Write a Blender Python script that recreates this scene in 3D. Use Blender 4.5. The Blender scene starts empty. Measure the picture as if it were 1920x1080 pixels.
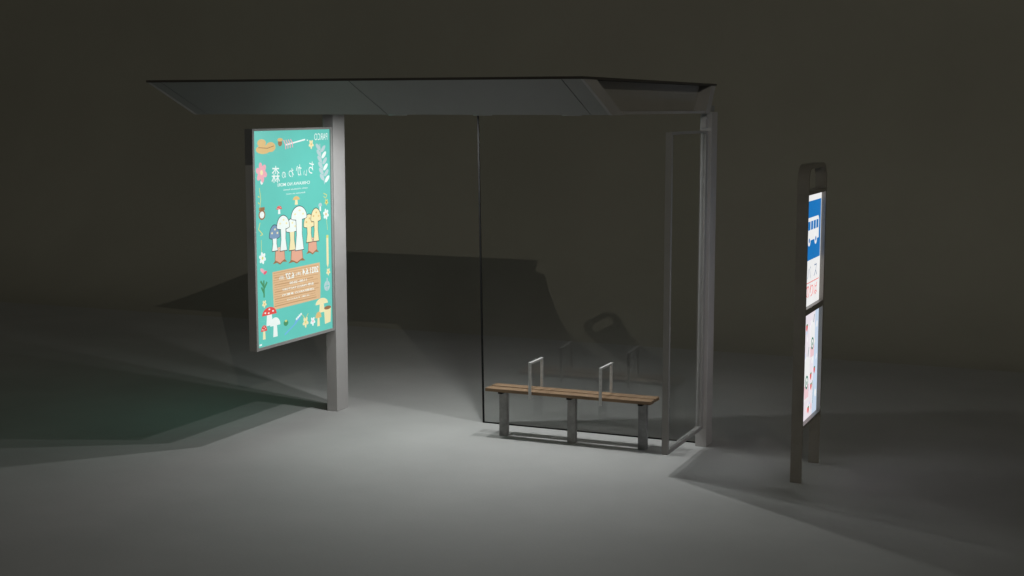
import bpy, bmesh, math, random
random.seed(4)
scene = bpy.context.scene
col = scene.collection
R = math.radians

# ---------------------------------------------------------------- materials
def lin(c):
    out = []
    for v in c:
        v = v / 255.0
        out.append(v / 12.92 if v <= 0.04045 else ((v + 0.055) / 1.055) ** 2.4)
    return (out[0], out[1], out[2], 1.0)

def new_mat(name):
    m = bpy.data.materials.new(name); m.use_nodes = True
    return m, m.node_tree, m.node_tree.nodes['Principled BSDF']

def surf(name, c1, c2, scale=4.0, rough=0.5, metal=0.0, bump=0.0, stretch=(1, 1, 1), detail=8, rough_var=0.1, bscale=None):
    m, nt, p = new_mat(name)
    N = nt.nodes; L = nt.links
    tc = N.new('ShaderNodeTexCoord'); mp = N.new('ShaderNodeMapping')
    mp.inputs['Scale'].default_value = stretch
    L.new(tc.outputs['Object'], mp.inputs['Vector'])
    no = N.new('ShaderNodeTexNoise'); no.inputs['Scale'].default_value = scale
    no.inputs['Detail'].default_value = detail; no.inputs['Roughness'].default_value = 0.6
    L.new(mp.outputs['Vector'], no.inputs['Vector'])
    cr = N.new('ShaderNodeValToRGB')
    cr.color_ramp.elements[0].position = 0.32; cr.color_ramp.elements[1].position = 0.68
    cr.color_ramp.elements[0].color = (*c1, 1); cr.color_ramp.elements[1].color = (*c2, 1)
    L.new(no.outputs['Fac'], cr.inputs['Fac']); L.new(cr.outputs['Color'], p.inputs['Base Color'])
    mr = N.new('ShaderNodeMapRange')
    mr.inputs['To Min'].default_value = rough - rough_var; mr.inputs['To Max'].default_value = rough + rough_var
    L.new(no.outputs['Fac'], mr.inputs['Value']); L.new(mr.outputs['Result'], p.inputs['Roughness'])
    p.inputs['Metallic'].default_value = metal
    if bump:
        n2 = N.new('ShaderNodeTexNoise'); n2.inputs['Scale'].default_value = bscale or scale * 6
        n2.inputs['Detail'].default_value = 6
        L.new(mp.outputs['Vector'], n2.inputs['Vector'])
        b = N.new('ShaderNodeBump'); b.inputs['Strength'].default_value = bump; b.inputs['Distance'].default_value = 0.01
        L.new(n2.outputs['Fac'], b.inputs['Height']); L.new(b.outputs['Normal'], p.inputs['Normal'])
    return m

GROUND = surf('ground_concrete', (0.355, 0.357, 0.353), (0.405, 0.408, 0.402), 0.9, 0.75, bump=0.10, bscale=40)
WALL = surf('backdrop_plaster', (0.335, 0.325, 0.28), (0.375, 0.365, 0.315), 0.35, 0.85, bump=0.35, bscale=2.2)
METAL = surf('grey_painted_metal', (0.42, 0.41, 0.41), (0.48, 0.47, 0.47), 2.5, 0.6, metal=0.0)
FRAME = surf('grey_frame_metal', (0.31, 0.305, 0.30), (0.37, 0.365, 0.36), 2.5, 0.5, metal=0.0)
ROOF = surf('dark_roof_metal', (0.265, 0.275, 0.268), (0.30, 0.31, 0.303), 1.5, 0.5, metal=0.0)
ROOFTOP = surf('roof_edge_metal', (0.05, 0.045, 0.04), (0.07, 0.065, 0.06), 1.5, 0.5)
ROOFIN = surf('roof_inner_metal', (0.40, 0.39, 0.37), (0.46, 0.45, 0.43), 1.5, 0.6)
STEEL = surf('brushed_steel', (0.52, 0.52, 0.52), (0.66, 0.66, 0.66), 6, 0.4, metal=0.25, stretch=(1, 1, 8))
GALV = surf('galvanised_steel', (0.19, 0.19, 0.19), (0.32, 0.32, 0.315), 14, 0.55, metal=0.1, bump=0.15)
SIGNM = surf('sign_brown_metal', (0.24, 0.226, 0.205), (0.30, 0.284, 0.26), 3, 0.4, metal=0.0)
WOOD = surf('bench_wood', (0.14, 0.085, 0.046), (0.29, 0.185, 0.105), 5.0, 0.55, bump=0.3, stretch=(0.7, 14, 14))
BLACK = surf('matt_black', (0.010, 0.010, 0.010), (0.015, 0.015, 0.015), 8, 0.9, rough_var=.05)
BLACK.node_tree.nodes['Principled BSDF'].inputs['Specular IOR Level'].default_value = 0.05

def glass_mat(name, tint, rough=0.0):
    m, nt, p = new_mat(name)
    p.inputs['Base Color'].default_value = (*tint, 1)
    p.inputs['Transmission Weight'].default_value = 1.0
    p.inputs['Roughness'].default_value = rough
    p.inputs['IOR'].default_value = 1.45
    return m
GLASS = glass_mat('clear_glass', (0.93, 0.94, 0.93))

def glow(name, rgb, k=1.0):
    m, nt, p = new_mat(name)
    c = lin(rgb)
    p.inputs['Base Color'].default_value = (c[0] * .2, c[1] * .2, c[2] * .2, 1)
    p.inputs['Roughness'].default_value = 0.4
    N = nt.nodes; L = nt.links
    tc = N.new('ShaderNodeTexCoord'); no = N.new('ShaderNodeTexNoise'); no.inputs['Scale'].default_value = 3.0
    L.new(tc.outputs['Object'], no.inputs['Vector'])
    mr = N.new('ShaderNodeMapRange'); mr.inputs['To Min'].default_value = 0.9 * k; mr.inputs['To Max'].default_value = 1.06 * k
    L.new(no.outputs['Fac'], mr.inputs['Value']); L.new(mr.outputs['Result'], p.inputs['Emission Strength'])
    p.inputs['Emission Color'].default_value = c
    return m
PAL = {
 'teal': (98, 192, 180), 'white': (226, 236, 232), 'cream': (230, 220, 174), 'tan': (214, 182, 122), 'brown': (150, 110, 76),
 'pink': (228, 168, 178), 'red': (216, 78, 74), 'grey': (176, 200, 202), 'green': (74, 142, 100), 'yellow': (208, 208, 126),
 'stump': (216, 164, 140), 'stumptop': (236, 212, 188), 'board': (212, 178, 138), 'boardline': (184, 144, 106), 'dark': (52, 62, 66),
 'skyblue': (110, 176, 214), 'paper': (238, 238, 238), 'signblue': (22, 116, 188), 'ink': (130, 144, 166), 'signred': (226, 110, 104),
 'palepink': (234, 226, 234), 'paleblue': (198, 214, 234), 'darkgreen': (40, 120, 98), 'rose': (222, 96, 116), 'slate': (120, 148, 178),
 'blush': (236, 200, 206),
}
GM = {k: glow('print_' + k, v) for k, v in PAL.items()}
BACKGLOW = glow('rear_diffuser_glow', (96, 186, 162), 1.3)

# ---------------------------------------------------------------- mesh helpers
def box(bm, x0, x1, y0, y1, z0, z1):
    vs = [bm.verts.new(c) for c in ((x0,y0,z0),(x1,y0,z0),(x1,y1,z0),(x0,y1,z0),(x0,y0,z1),(x1,y0,z1),(x1,y1,z1),(x0,y1,z1))]
    for f in ((0,3,2,1),(4,5,6,7),(0,1,5,4),(1,2,6,5),(2,3,7,6),(3,0,4,7)):
        bm.faces.new([vs[i] for i in f])

def extr_x(bm, prof, x0, x1):
    a = [bm.verts.new((x0, y, z)) for y, z in prof]; b = [bm.verts.new((x1, y, z)) for y, z in prof]
    n = len(prof)
    bm.faces.new(a[::-1]); bm.faces.new(b)
    for i in range(n):
        bm.faces.new((a[i], a[(i+1) % n], b[(i+1) % n], b[i]))

def obj(name, bm, mat, parent=None, bevel=0.0, smooth=False, seg=2):
    bmesh.ops.recalc_face_normals(bm, faces=bm.faces)
    me = bpy.data.meshes.new(name); bm.to_mesh(me); bm.free()
    me.materials.append(mat)
    o = bpy.data.objects.new(name, me); col.objects.link(o)
    if smooth:
        for p in me.polygons: p.use_smooth = True
    if bevel:
        md = o.modifiers.new('bevel', 'BEVEL'); md.width = bevel; md.segments = seg; md.limit_method = 'ANGLE'
    if parent: attach(o, parent)
    return o

def attach(o, parent):
    o.parent = parent
    w = world_loc(parent)
    o.matrix_parent_inverse.identity()
    o.location = (o.location.x - w[0], o.location.y - w[1], o.location.z - w[2])

def world_loc(o):
    x = y = z = 0
    while o:
        x += o.location.x; y += o.location.y; z += o.location.z; o = o.parent
    return (x, y, z)

def thing(name, label, cat, loc):
    o = bpy.data.objects.new(name, None); col.objects.link(o); o.location = loc
    o['label'] = label; o['category'] = cat
    return o

# flat print: shapes on a plane facing +X or -X
class Print:
    def __init__(s, x, y0, ztop, w, h, side=1, flip=False):
        s.x, s.y0, s.zt, s.w, s.h, s.side, s.flip = x, y0, ztop, w, h, side, flip
        s.v = []; s.f = []; s.mi = []; s.mats = []
    def pt(s, a, b, layer):
        return (s.x + s.side * layer * 0.0007, s.y0 + (s.w - a if s.flip else a), s.zt - b)
    def add(s, pts, faces, mat, layer):
        if mat not in s.mats: s.mats.append(mat)
        k = len(s.v); s.v += [s.pt(a, b, layer) for a, b in pts]
        for f in faces: s.f.append([i + k for i in f]); s.mi.append(s.mats.index(mat))
    def poly(s, pts, mat, layer=1): s.add(pts, [list(range(len(pts)))], mat, layer)
    def rect(s, a0, b0, a1, b1, mat, layer=1): s.poly([(a0,b0),(a1,b0),(a1,b1),(a0,b1)], mat, layer)
    def ell(s, a, b, ra, rb, mat, layer=1, rot=0.0, n=20, a0=0, a1=360):
        pts = []
        full = (a1 - a0) >= 360
        for i in range(n if full else n + 1):
            t = R(a0 + (a1 - a0) * i / n); x, y = ra * math.cos(t), -rb * math.sin(t)
            pts.append((a + x * math.cos(rot) - y * math.sin(rot), b + x * math.sin(rot) + y * math.cos(rot)))
        s.poly(pts, mat, layer)
    def line(s, pts, w, mat, layer=1):
        for (x0, y0), (x1, y1) in zip(pts, pts[1:]):
            d = math.hypot(x1-x0, y1-y0) or 1; nx, ny = -(y1-y0)/d*w/2, (x1-x0)/d*w/2
            s.poly([(x0+nx,y0+ny),(x1+nx,y1+ny),(x1-nx,y1-ny),(x0-nx,y0-ny)], mat, layer)
    def flower(s, a, b, r, mat, centre='yellow', layer=2, n=5):
        for i in range(n):
            t = i * 2 * math.pi / n + .3
            s.ell(a + .6*r*math.cos(t), b + .6*r*math.sin(t), .5*r, .34*r, mat, layer + i * .1, t, 12)
        s.ell(a, b, .28*r, .28*r, centre, layer + 1, 0, 12)
    def mushroom(s, a, b, w, h, cap, stem, dots=None, layer=2):
        s.poly([(a-.16*w,b+.35*h),(a+.16*w,b+.35*h),(a+.22*w,b+h),(a-.22*w,b+h)], stem, layer)
        s.ell(a, b+.42*h, .5*w, .42*h, cap, layer + .5, 0, 20, 0, 180)
        if dots:
            for dx, dy in ((-.28,.28),(0,.12),(.25,.25),(-.05,.32)):
                s.ell(a+dx*w, b+dy*h, .06*w, .045*h, dots, layer + 1, 0, 10)
    def text(s, body, a, b, w, h, mat, layer=3, mirror=False, bold=0.0, rot=0.0):
        cu = bpy.data.curves.new('t', 'FONT'); cu.body = body; cu.size = 1; cu.resolution_u = 3; cu.offset = bold
        o = bpy.data.objects.new('t', cu); col.objects.link(o)
        bpy.context.view_layer.update()
        me = bpy.data.meshes.new_from_object(o.evaluated_get(bpy.context.evaluated_depsgraph_get()))
        vs = [(v.co.x, v.co.y) for v in me.vertices]; fs = [list(p.vertices) for p in me.polygons]
        bpy.data.objects.remove(o); bpy.data.curves.remove(cu); bpy.data.meshes.remove(me)
        if not vs: return
        x0 = min(v[0] for v in vs); x1 = max(v[0] for v in vs); y0 = min(v[1] for v in vs); y1 = max(v[1] for v in vs)
        pts = []
        cr, sr = math.cos(rot), math.sin(rot)
        for x, y in vs:
            u = ((x - x0) / (x1 - x0) - .5) * w; v = ((y1 - y) / (y1 - y0) - .5) * h
            if mirror: u = -u
            pts.append((a + u * cr - v * sr, b + u * sr + v * cr))
        s.add(pts, fs, mat, layer)
    def build(s, name, parent):
        me = bpy.data.meshes.new(name); me.from_pydata(s.v, [], s.f)
        for m in s.mats: me.materials.append(GM[m])
        for p, i in zip(me.polygons, s.mi): p.material_index = i
        me.update()
        o = bpy.data.objects.new(name, me); col.objects.link(o); attach(o, parent)
        return o

# ---------------------------------------------------------------- setting
bm = bmesh.new()
bmesh.ops.create_grid(bm, x_segments=2, y_segments=2, size=1)
for v in bm.verts: v.co = (v.co.x * 80, -62 + (v.co.y + 1) * .5 * 79, 0)
g = obj('ground', bm, GROUND); g['kind'] = 'structure'
bm = bmesh.new()
YC, RAD = 17.0, 3.0
prof = [(YC + RAD * math.sin(R(a)), RAD - RAD * math.cos(R(a))) for a in range(0, 91, 5)] + [(YC + RAD, 45.0)]
A = [bm.verts.new((-80, y, z)) for y, z in prof]; B = [bm.verts.new((80, y, z)) for y, z in prof]
for i in range(len(prof) - 1): bm.faces.new((A[i], B[i], B[i+1], A[i+1]))
w = obj('backdrop', bm, WALL, smooth=True); w['kind'] = 'structure'

# ---------------------------------------------------------------- bus shelter
sh = thing('bus_shelter', 'open grey metal bus shelter with wide flat roof, glass wall and glowing turquoise poster', 'bus shelter', (-5.2, 12.1, 0))
PY0, PY1 = 12.06, 12.28
bm = bmesh.new(); box(bm, -7.230, -7.112, PY0, PY1, 0, 3.04); obj('post', bm, METAL, sh, .004)
bm = bmesh.new(); box(bm, -3.437, -3.335, PY0, PY1 - .03, 0, 2.965); obj('post', bm, METAL, sh, .004)
bm = bmesh.new(); box(bm, -7.110, -3.345, 12.0, 12.18, 2.967, 3.02); obj('rear_beam', bm, ROOF, sh, .003)

RX0, RX1 = -6.85, -3.33
bm = bmesh.new(); box(bm, RX0 - .004, RX1 + .004, 8.87, 12.17, 3.19, 3.207)
roof = obj('roof', bm, ROOFTOP, sh, .002)
bm = bmesh.new()
cuts = [RX0 + .02, -6.73, -5.11, -3.49, RX1 - .02]
FP = [(8.89,3.189),(9.13,3.189),(9.705,2.95),(9.465,2.95)]
for a, b in zip(cuts, cuts[1:]):
    extr_x(bm, FP, a + .003, b - .003)
obj('front_panel', bm, ROOF, roof)
for x0 in (RX0, RX1 - .022):
    bm = bmesh.new(); extr_x(bm, [(8.885,3.189),(9.14,3.189),(9.715,2.948),(9.46,2.948)], x0, x0 + .022); obj('end_beam', bm, METAL, roof)
bm = bmesh.new(); extr_x(bm, [(12.15,3.189),(12.02,3.189),(11.84,2.951),(11.97,2.951)], RX0, RX1); obj('back_panel', bm, METAL, roof)
bm = bmesh.new(); box(bm, RX0 + .006, RX1 - .002, 9.72, 11.835, 2.953, 2.975); obj('soffit', bm, METAL, roof)
for xx in (RX0 + .10, RX1 - .125):
    bm = bmesh.new(); extr_x(bm, [(9.145,3.188),(12.01,3.188),(11.845,2.976),(9.66,2.976)], xx, xx + .02); obj('end_panel', bm, ROOFIN, roof)
LY = 11.72
for lx in (-6.22, -5.36, -4.50):
    bm = bmesh.new(); bmesh.ops.create_cone(bm, cap_ends=True, segments=28, radius1=.085, radius2=.085, depth=.03)
    for v in bm.verts: v.co.x += lx; v.co.y += LY; v.co.z += 2.945
    obj('downlight', bm, METAL, roof, .003)
    ld = bpy.data.lights.new('downlight_lamp', 'AREA'); ld.shape = 'DISK'; ld.size = .05; ld.energy = 26; ld.color = (.985, 1.0, .985)
    lo = bpy.data.objects.new('downlight_lamp', ld); lo.location = (lx, LY, 2.925); col.objects.link(lo)

# rear glass wall (leans slightly forward to the roof)
bm = bmesh.new()
extr_x(bm, [(12.18, .012),(12.192, .012),(12.082, 2.95),(12.07, 2.95)], -5.57, -3.44)
rg = obj('rear_glass', bm, GLASS, sh)
bm = bmesh.new(); box(bm, -5.561, -3.44, 12.176, 12.196, .001, .011)
extr_x(bm, [(12.176, .001),(12.196, .001),(12.086, 2.951),(12.066, 2.951)], -5.576, -5.562)
obj('dark_edge_strip', bm, BLACK, rg)  # added strips: natural darkness of the bare glass edges put in as black

# side panel: floating framed glass
SX0, SX1, SY0, SY1, SZ0, SZ1 = -3.418, -3.367, 11.0, 12.058, .165, 2.805
bm = bmesh.new()
box(bm, SX0, SX1, SY0, SY0 + .036, SZ0, SZ1)
box(bm, SX0, SX1, SY1 - .05, SY1, SZ0, SZ1)
box(bm, SX0, SX1, SY0 + .036, SY1 - .05, SZ0, SZ0 + .032)
box(bm, SX0, SX1, SY0 + .036, SY1 - .05, SZ1 - .02, SZ1)
sf = obj('side_panel', bm, FRAME, sh)
bm = bmesh.new(); box(bm, -3.398, -3.386, SY0 + .036, SY1 - .05, SZ0 + .032, SZ1 - .02); obj('glass_pane', bm, GLASS, sf)
bm = bmesh.new(); box(bm, -3.415, -3.37, 12.0, 12.058, 2.83, 2.93); obj('bracket', bm, METAL, sf, .003)

# illuminated advertising panel
AX0, AX1, AY0, AY1, AZ0, AZ1 = -7.202, -7.122, 10.68, 12.057, .82, 2.815
bm = bmesh.new()
box(bm, AX0, AX1, AY0, AY0 + .03, AZ0, AZ1)
box(bm, AX0, AX1, AY1 - .03, AY1, AZ0, AZ1)
box(bm, AX0, AX1, AY0 + .03, AY1 - .03, AZ0, AZ0 + .026)
box(bm, AX0, AX1, AY0 + .03, AY1 - .03, AZ1 - .02, AZ1)
ad = obj('advertising_panel', bm, FRAME, sh)
bm = bmesh.new(); box(bm, AX0 + .012, AX1 - .012, AY0 + .0301, AY1 - .0301, AZ0 + .0261, AZ1 - .0201)
obj('light_box', bm, BACKGLOW, ad)
PW, PH = (AY1 - .031) - (AY0 + .031), (AZ1 - .021) - (AZ0 + .027)

def poster(x, side, flip):
    def P(): return Print(x, AY0 + .031, AZ1 - .021, PW, PH, side, flip)
    U = lambda u: u * PW
    T = lambda t: t * PH
    p = P(); p.rect(0, 0, PW, PH, 'teal', 0)
    # top row
    p.ell(U(.12), T(.085), .12, .040, 'tan', 1); p.ell(U(.10), T(.055), .07, .035, 'tan', 1.3); p.ell(U(.21), T(.075), .08, .045, 'tan', 1.6)
    p.line([(U(.06), T(.075)), (U(.17), T(.08)), (U(.25), T(.07))], .006, 'brown', 2)
    p.ell(U(.33), T(.058), .035, .03, 'brown', 1); p.ell(U(.33), T(.043), .045, .016, 'tan', 2)
    p.line([(U(.40), T(.068)), (U(.66), T(.046))], .014, 'white', 1)
    for k in range(4): p.line([(U(.40 + .03*k), T(.068 - .0025*k)), (U(.375 + .03*k), T(.045 - .001*k))], .013, 'pink', 2); p.line([(U(.40 + .03*k), T(.068 - .0025*k)), (U(.40 + .03*k), T(.088 - .0025*k))], .013, 'pink', 2)
    p.flower(U(.74), T(.07), .042, 'cream', 'tan'); p.ell(U(.69), T(.05), .012, .006, 'white', 1)
    # right edge sprig in pale grey
    p.line([(U(.86), T(.07)), (U(.88), T(.16)), (U(.92), T(.27))], .012, 'grey', 1)
    for k in range(6):
        t = .085 + .03 * k
        p.ell(U(.835 + .01*k), T(t), .05, .022, 'grey', 1.5, .6, 14); p.ell(U(.905 + .01*k), T(t + .01), .05, .022, 'white' if k % 2 else 'grey', 1.7, -.6, 14)
    p.line([(U(.90), T(.315)), (U(.95), T(.325)), (U(.93), T(.34)), (U(.90), T(.33))], .008, 'yellow', 1)
    # left edge
    p.flower(U(.09), T(.19), .085, 'pink', 'cream', 2, 6); p.ell(U(.09), T(.235), .02, .02, 'white', 2)
    p.line([(U(.06), T(.26)), (U(.075), T(.31)), (U(.06), T(.36))], .008, 'yellow', 1)
    p.rect(U(.05), T(.35), U(.12), T(.365), 'brown', 1); p.ell(U(.085), T(.385), .055, .045, 'brown', 1.5); p.ell(U(.085), T(.385), .038, .031, 'white', 2)
    p.line([(U(.06), T(.42)), (U(.04), T(.45)), (U(.09), T(.475)), (U(.06), T(.48))], .009, 'yellow', 1)
    for t in (.30, .33): p.ell(U(.05), T(t), .016, .006, 'yellow', 1.5, .5, 10)
    p.flower(U(.08), T(.585), .052, 'white', 'yellow', 2, 6)
    p.line([(U(.07), T(.50)), (U(.07), T(.56))], .006, 'yellow', 1)
    p.ell(U(.08), T(.645), .045, .018, 'pink', 1, .5); p.ell(U(.11), T(.655), .03, .014, 'rose', 1.5, -.3)
    for a, b, c, d in ((.09,.69,.09,.77),(.09,.72,.05,.69),(.09,.73,.13,.70),(.09,.75,.06,.72)): p.line([(U(a),T(b)),(U(c),T(d))], .022, 'green', 1)
    p.flower(U(.09), T(.80), .034, 'cream', 'tan')
    # bottom left mushrooms
    p.mushroom(U(.15), T(.82), .24, .17, 'red', 'white', 'white'); p.mushroom(U(.08), T(.90), .10, .13, 'red', 'cream', 'white')
    p.mushroom(U(.22), T(.875), .17, .18, 'white', 'white', None, 3.2); p.rect(U(.02), T(.985), U(.05), T(.993), 'white', 1)
    # bottom row
    p.ell(U(.36), T(.915), .04, .028, 'green', 1); p.ell(U(.36), T(.905), .02, .01, 'yellow', 2)
    p.line([(U(.34), T(.97)), (U(.50), T(.925))], .016, 'skyblue', 1)
    for k in range(4): p.line([(U(.47 + .02*k), T(.935 - .006*k)), (U(.50 + .02*k), T(.908 - .006*k))], .016, 'skyblue', 2); p.ell(U(.50 + .02*k), T(.908 - .006*k), .016, .012, 'white', 3, 0, 8)
    p.flower(U(.62), T(.935), .05, 'cream', 'yellow'); p.line([(U(.62), T(.92)), (U(.58), T(.895))], .007, 'yellow', 1); p.line([(U(.62), T(.92)), (U(.66), T(.895))], .007, 'yellow', 1)
    p.flower(U(.72), T(.94), .042, 'white', 'pink')
    p.mushroom(U(.85), T(.835), .23, .14, 'cream', 'cream'); p.mushroom(U(.80), T(.90), .11, .14, 'tan', 'cream')
    p.poly([(U(.88),T(.895)),(U(.98),T(.885)),(U(.97),T(.965)),(U(.89),T(.97))], 'cream', 3.6); p.ell(U(.93), T(.89), .065, .018, 'brown', 4)
    # right edge, lower
    p.flower(U(.94), T(.36), .03, 'yellow', 'brown'); p.flower(U(.93), T(.42), .05, 'white', 'tan', 2, 6)
    p.line([(U(.94), T(.45)), (U(.95), T(.50))], .006, 'yellow', 1)
    p.poly([(U(.93), T(.535)), (U(.96), T(.535)), (U(.96), T(.67)), (U(.945), T(.69)), (U(.93), T(.67))], 'cream', 1); p.rect(U(.93), T(.525), U(.96), T(.54), 'yellow', 2)
    p.flower(U(.95), T(.71), .035, 'cream', 'tan')
    p.ell(U(.93), T(.78), .055, .05, 'grey', 1); p.line([(U(.93), T(.755)), (U(.93), T(.805))], .008, 'teal', 2); p.line([(U(.90), T(.78)), (U(.96), T(.78))], .008, 'teal', 2); p.rect(U(.925), T(.74), U(.94), T(.76), 'grey', 1.5)
    # centre: plain clumps of toadstools growing on three tree stumps
    for (u, t, w_) in ((.30, .585, .20), (.52, .595, .25), (.735, .565, .19)):
        a = U(u)
        p.poly([(a-.38*w_, T(t-.03)), (a+.38*w_, T(t-.03)), (a+.44*w_, T(t+.025)), (a+.60*w_, T(t+.037)), (a+.25*w_, T(t+.034)), (a, T(t+.045)), (a-.25*w_, T(t+.034)), (a-.60*w_, T(t+.037)), (a-.44*w_, T(t+.025))], 'brown', 1)
        p.poly([(a-.34*w_, T(t-.028)), (a+.34*w_, T(t-.028)), (a+.40*w_, T(t+.022)), (a+.22*w_, T(t+.028)), (a, T(t+.038)), (a-.22*w_, T(t+.028)), (a-.40*w_, T(t+.022))], 'stump', 2)
        p.ell(a, T(t-.03), .40*w_, .018, 'brown', 3); p.ell(a, T(t-.03), .36*w_, .015, 'stumptop', 3.2)
        p.ell(a, T(t-.03), .18*w_, .007, 'stump', 3.4)
    def toad(u, top, w_, bottom, cap, stem, ly):
        a = U(u); ct = T(top); cb = T(top + .055); sb = T(bottom); e = .007
        for g_, c1, c2, l in ((e, 'dark', 'dark', ly), (0, stem, cap, ly + .3)):
            p.poly([(a-.20*w_-g_, cb-.01), (a+.20*w_+g_, cb-.01), (a+.17*w_+g_, (cb+sb)/2), (a+.27*w_+g_, sb+g_), (a-.27*w_-g_, sb+g_), (a-.17*w_-g_, (cb+sb)/2)], c1, l)
            p.ell(a, cb, .5*w_+g_, (cb-ct)+g_, c2, l + .15, 0, 22, 0, 180)
            p.ell(a, cb, .5*w_+g_, .016+g_, c2, l + .16, 0, 22, 180, 360)
        for dx, dy in ((-.25,.036),(.04,.02),(.27,.038)): p.ell(a+dx*w_, T(top+dy), .05*w_+.006, .010, 'cream' if cap != 'cream' else 'tan', ly + .7, 0, 10)
    toad(.235, .44, .17, .56, 'slate', 'white', 4); toad(.345, .40, .21, .565, 'white', 'white', 5.2)
    toad(.46, .42, .20, .57, 'white', 'cream', 4); toad(.555, .365, .27, .575, 'white', 'white', 5.2)
    toad(.69, .41, .19, .545, 'cream', 'cream', 4); toad(.785, .385, .18, .545, 'cream', 'cream', 5.2)
    p.mushroom(U(.30), T(.352), .09, .075, 'red', 'white', 'white', 3); p.mushroom(U(.525), T(.315), .12, .08, 'tan', 'cream', None, 3); p.mushroom(U(.85), T(.36), .07, .08, 'grey', 'white', None, 3)
    p.build('poster', ad)
    # wooden board print
    p = P()
    b0, b1 = .655, .835
    p.poly([(U(.20), T(b0+.004)), (U(.83), T(b0)), (U(.84), T(.75)), (U(.83), T(b1)), (U(.21), T(b1+.004)), (U(.20), T(.74))], 'board', 1)
    for k in range(1, 16):
        t = b0 + (b1 - b0) * k / 16; a = .205 + .02 * random.random(); b = .82 - .1 * random.random()
        p.line([(U(a), T(t)), (U((a+b)/2), T(t + .002*random.uniform(-1, 1))), (U(b), T(t))], .0045 if k % 3 else .009, 'boardline', 1.5)
    p.build('wooden_board_print', ad)
    def word(*a, **k):
        q = P(); q.text(*a, **k); q.build('lettering', ad)
    word('PARCO', U(.875), T(.035), .24, .065, 'white', 3, True, .0)
    for ch, u, t, w_, h_, r_ in (('ち', .735, .183, .09, .115, .10), ('い', .652, .208, .06, .055, -.10), ('か', .565, .190, .095, .105, .08), ('わ', .465, .201, .085, .085, -.08), ('の', .37, .209, .065, .06, .05), ('森', .265, .203, .135, .155, .03)):
        word(ch, U(u), T(t), w_, h_, 'white', 3, True, .004, r_)
    word('CHIIKAWA NO MORI', U(.50), T(.254), .56, .030, 'white', 3, True, .01)
    word('nanka chiisakute kawaii', U(.52), T(.279), .42, .015, 'white', 3, True)
    word('ikimono no mori', U(.52), T(.300), .33, .015, 'white', 3, True)
    word('2021.6.4', U(.70), T(.686), .29, .060, 'white', 3, True, .022)
    word('(金)-', U(.53), T(.691), .10, .038, 'white', 3, True, .012)
    word('6.27', U(.42), T(.692), .15, .058, 'white', 3, True, .022)
    word('(日)', U(.315), T(.695), .08, .036, 'white', 3, True, .012)
    word('11:00~20:00', U(.53), T(.727), .30, .022, 'white', 3, True, .015)
    word('会場: PARCO FACTORY', U(.53), T(.752), .56, .026, 'white', 3, True, .014)
    word('(池袋PARCO 本館7F)', U(.53), T(.779), .56, .026, 'white', 3, True, .014)
    word('主催: PARCO', U(.53), T(.805), .40, .016, 'white', 3, True)
poster(AX1 - .0115, 1, False)

# ---------------------------------------------------------------- bench
bn = thing('bench', 'narrow slatted wooden bench on three grey legs in front of the glass wall', 'bench', (-4.51, 11.78, 0))
bm = bmesh.new()
for y0, y1 in ((11.65, 11.762), (11.793, 11.905)):
    box(bm, -5.31, -3.725, y0, y1, .427, .457)
obj('seat', bm, WOOD, bn, .003)
for x0 in (-5.19, -4.52, -3.85):
    bm = bmesh.new(); box(bm, x0, x0 + .04, 11.67, 11.89, .408, .4265); obj('seat_bracket', bm, BLACK, bn)
for x in (-5.17, -4.50, -3.83):
    bm = bmesh.new(); box(bm, x - .037, x + .037, 11.735, 11.80, 0, .4075); obj('leg', bm, GALV, bn, .003)
for x in (-4.86, -4.185):
    bm = bmesh.new(); t = .019
    box(bm, x - .012, x + .012, 11.627, 11.627 + t, .385, .708)
    box(bm, x - .012, x + .012, 11.912, 11.912 + t, .385, .708)
    box(bm, x - .012, x + .012, 11.627, 11.931, .708, .708 + t)
    obj('armrest', bm, STEEL, bn, .002)

# ---------------------------------------------------------------- bus stop sign
sg = thing('bus_stop_sign', 'tall illuminated bus stop sign on two legs with blue bus symbol above pale drinks poster', 'bus stop sign', (-2.34, 11.53, 0))
GX0, GX1, GY0, GY1, GZ = -2.388, -2.297, 11.165, 11.90, 2.555
for y0 in (GY0, GY1 - .028):
    bm = bmesh.new(); box(bm, GX0, GX1, y0, y0 + .028, 0, 2.315); obj('leg', bm, SIGNM, sg, .003)
bm = bmesh.new()
def rrect(y0, y1, z0, z1, rt, rb, n=10):
    pts = []
    for cy, cz, r, a0 in ((y1, z1, rt, 0), (y0, z1, rt, 90), (y0, z0, rb, 180), (y1, z0, rb, 270)):
        sx = -1 if cy == y1 else 1; sz = -1 if cz == z1 else 1
        for i in range(n + 1):
            a = R(a0 + 90 * i / n); pts.append((cy + sx * r + r * math.cos(a), cz + sz * r + r * math.sin(a)))
    return pts
out_ = rrect(GY0, GY1, 2.3155, GZ, .15, .0005); inn = rrect(GY0 + .035, GY1 - .035, 2.342, GZ - .034, .10, .02)
rings = []
for x in (GX0, GX1):
    rings.append(([bm.verts.new((x, y, z)) for y, z in out_], [bm.verts.new((x, y, z)) for y, z in inn]))
n = len(out_)
for i in range(n):
    j = (i + 1) % n
    bm.faces.new((rings[0][0][i], rings[0][0][j], rings[0][1][j], rings[0][1][i]))
    bm.faces.new((rings[1][0][i], rings[1][0][j], rings[1][1][j], rings[1][1][i]))
    bm.faces.new((rings[0][0][i], rings[0][0][j], rings[1][0][j], rings[1][0][i]))
    bm.faces.new((rings[0][1][i], rings[0][1][j], rings[1][1][j], rings[1][1][i]))
obj('handle_frame', bm, SIGNM, sg)
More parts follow.
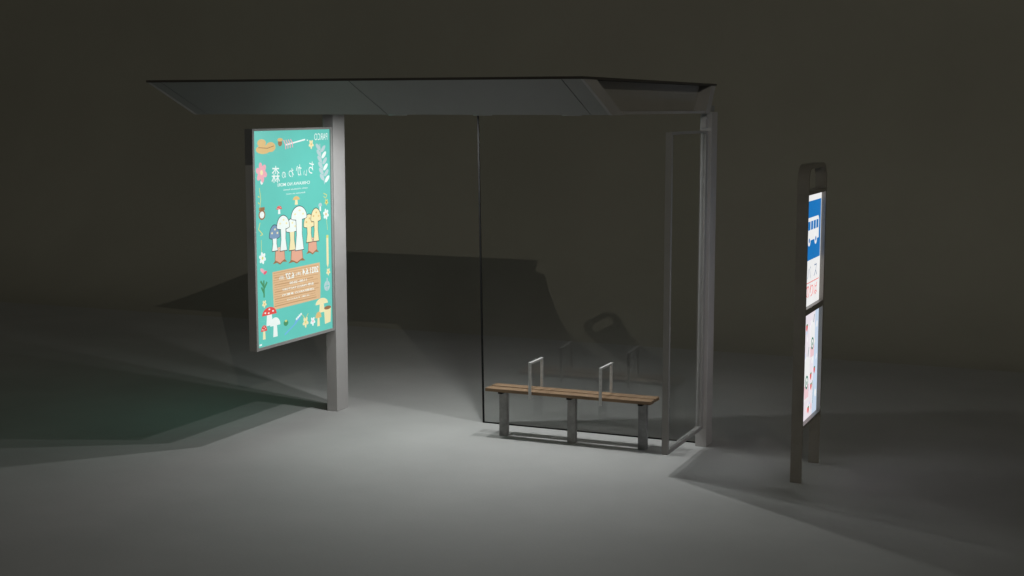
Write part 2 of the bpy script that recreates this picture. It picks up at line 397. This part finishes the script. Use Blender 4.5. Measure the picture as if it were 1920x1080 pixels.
for z0, z1 in ((1.357, 1.405), (.435, .462)):
    bm = bmesh.new(); box(bm, GX0 + .001, GX1 - .001, GY0 + .0285, GY1 - .0285, z0, z1); obj('crossbar', bm, SIGNM, sg)

SW = GY1 - GY0 - .058
def lightbox(z0, z1, name, label):
    bm = bmesh.new(); box(bm, -2.352, -2.333, GY0 + .029, GY1 - .029, z0 + .001, z1 - .001)
    o = obj(name, bm, GM['paper'], sg); o['label'] = label
    return o
b1 = lightbox(1.406, 2.314, 'sign_panel', 'upper glowing white panel with a blue bus symbol')
b2 = lightbox(.463, 1.356, 'poster_panel', 'lower glowing pale drinks poster')
def sign_print(x, side, flip):
    H = .906
    p = Print(x, GY0 + .029, 2.333, SW, H, side, flip)
    p.rect(.03, .075, SW - .02, .555, 'signblue', 1)
    bx0, bx1, by0, by1 = .10, SW - .09, .21, .395
    p.poly([(bx0+.04,by0),(bx1-.03,by0),(bx1,by0+.03),(bx1,by1),(bx0,by1),(bx0,by0+.07)], 'paper', 2)
    for k in range(4):
        a = bx0 + .06 + k * .105; p.rect(a, by0+.03, a + .08, by0+.10, 'signblue', 3)
    for a in (bx0 + .11, bx1 - .12): p.ell(a, by1, .05, .045, 'paper', 2.5); p.ell(a, by1, .022, .02, 'signblue', 3)
    p.build('bus_symbol', b1)
    for chars, pos, b, mat in (('バス', (.24, .49), .655, 'ink'), ('のりば', (.20, .355, .51), .81, 'signred')):
        for ch, a in zip(chars, pos):
            p = Print(x, GY0 + .029, 2.333, SW, H, side, flip); p.text(ch, a, b, .125, .10, mat, 2); p.build('lettering', b1)
    p = Print(x, GY0 + .029, 2.333, SW, H, side, flip)
    p.rect(.05, .735, SW - .04, .742, 'signred', 2); p.build('red_rule', b1)
    p = Print(x, GY0 + .029, 1.355, SW, .891, side, flip)
    p.rect(0, 0, SW, .891, 'palepink', 1)
    p.poly([(SW*.80, 0), (SW, 0), (SW, .891), (SW*.72, .891)], 'paleblue', 1.5)
    random.seed(7)
    for k in range(34):
        p.ell(random.uniform(.05, SW-.05), random.uniform(.05, .85), random.uniform(.015, .045), random.uniform(.01, .035), random.choice(['paper', 'paper', 'blush', 'paleblue', 'palepink']), 2 + k * .02, random.random() * 3, 12)
    def cup(a, b, w, h):
        p.poly([(a-w/2, b), (a+w/2, b), (a+w*.36, b+h), (a-w*.36, b+h)], 'paper', 3)
        p.poly([(a-w*.43, b+h*.58), (a+w*.43, b+h*.58), (a+w*.36, b+h*.95), (a-w*.36, b+h*.95)], 'blush', 3.3)
        p.ell(a, b, w*.52, h*.2, 'paper', 3.6, 0, 16, 0, 180); p.line([(a+.02, b-h*.15), (a+.06, b-h*.45)], .014, 'darkgreen', 3.2)
        p.ell(a, b+h*.5, w*.26, w*.26, 'darkgreen', 4); p.ell(a, b+h*.5, w*.18, w*.18, 'paper', 4.5); p.ell(a, b+h*.52, w*.06, w*.08, 'darkgreen', 5)
    cup(.44, .16, .20, .25); cup(.25, .43, .22, .30)
    for a, b in ((.20, .10), (.40, .53), (.54, .50), (.33, .80), (.42, .62)):
        p.poly([(a-.034,b),(a+.034,b),(a+.026,b+.034),(a,b+.058),(a-.026,b+.034)], 'red', 6); p.line([(a-.025,b),(a+.025,b)], .013, 'green', 6.5)
    p.line([(.47, .60), (.52, .70), (.50, .80)], .010, 'green', 5.5)
    p.build('printed_picture', b2)
sign_print(-2.3325, 1, False)
sign_print(-2.3525, -1, True)

# ---------------------------------------------------------------- light, world, camera
ld = bpy.data.lights.new('key_lamp', 'POINT'); ld.energy = 12400; ld.shadow_soft_size = .05; ld.color = (1.0, .935, .77)
lo = bpy.data.objects.new('key_lamp', ld); lo.location = (31.8, -41.5, 22.0); col.objects.link(lo)
wd = bpy.data.worlds.new('World'); scene.world = wd; wd.use_nodes = True
bg = wd.node_tree.nodes['Background']; bg.inputs['Color'].default_value = (.028, .0275, .0245, 1); bg.inputs['Strength'].default_value = 1.0

cd = bpy.data.cameras.new('camera'); cd.lens = 50; cd.sensor_width = 36; cd.clip_end = 500
cam = bpy.data.objects.new('camera', cd); cam.location = (0, 0, 3.0); cam.rotation_euler = (R(90 - 7.22), 0, R(23.4))
col.objects.link(cam); scene.camera = cam
scene.view_settings.view_transform = 'Standard'; scene.view_settings.look = 'None'; scene.view_settings.exposure = 0
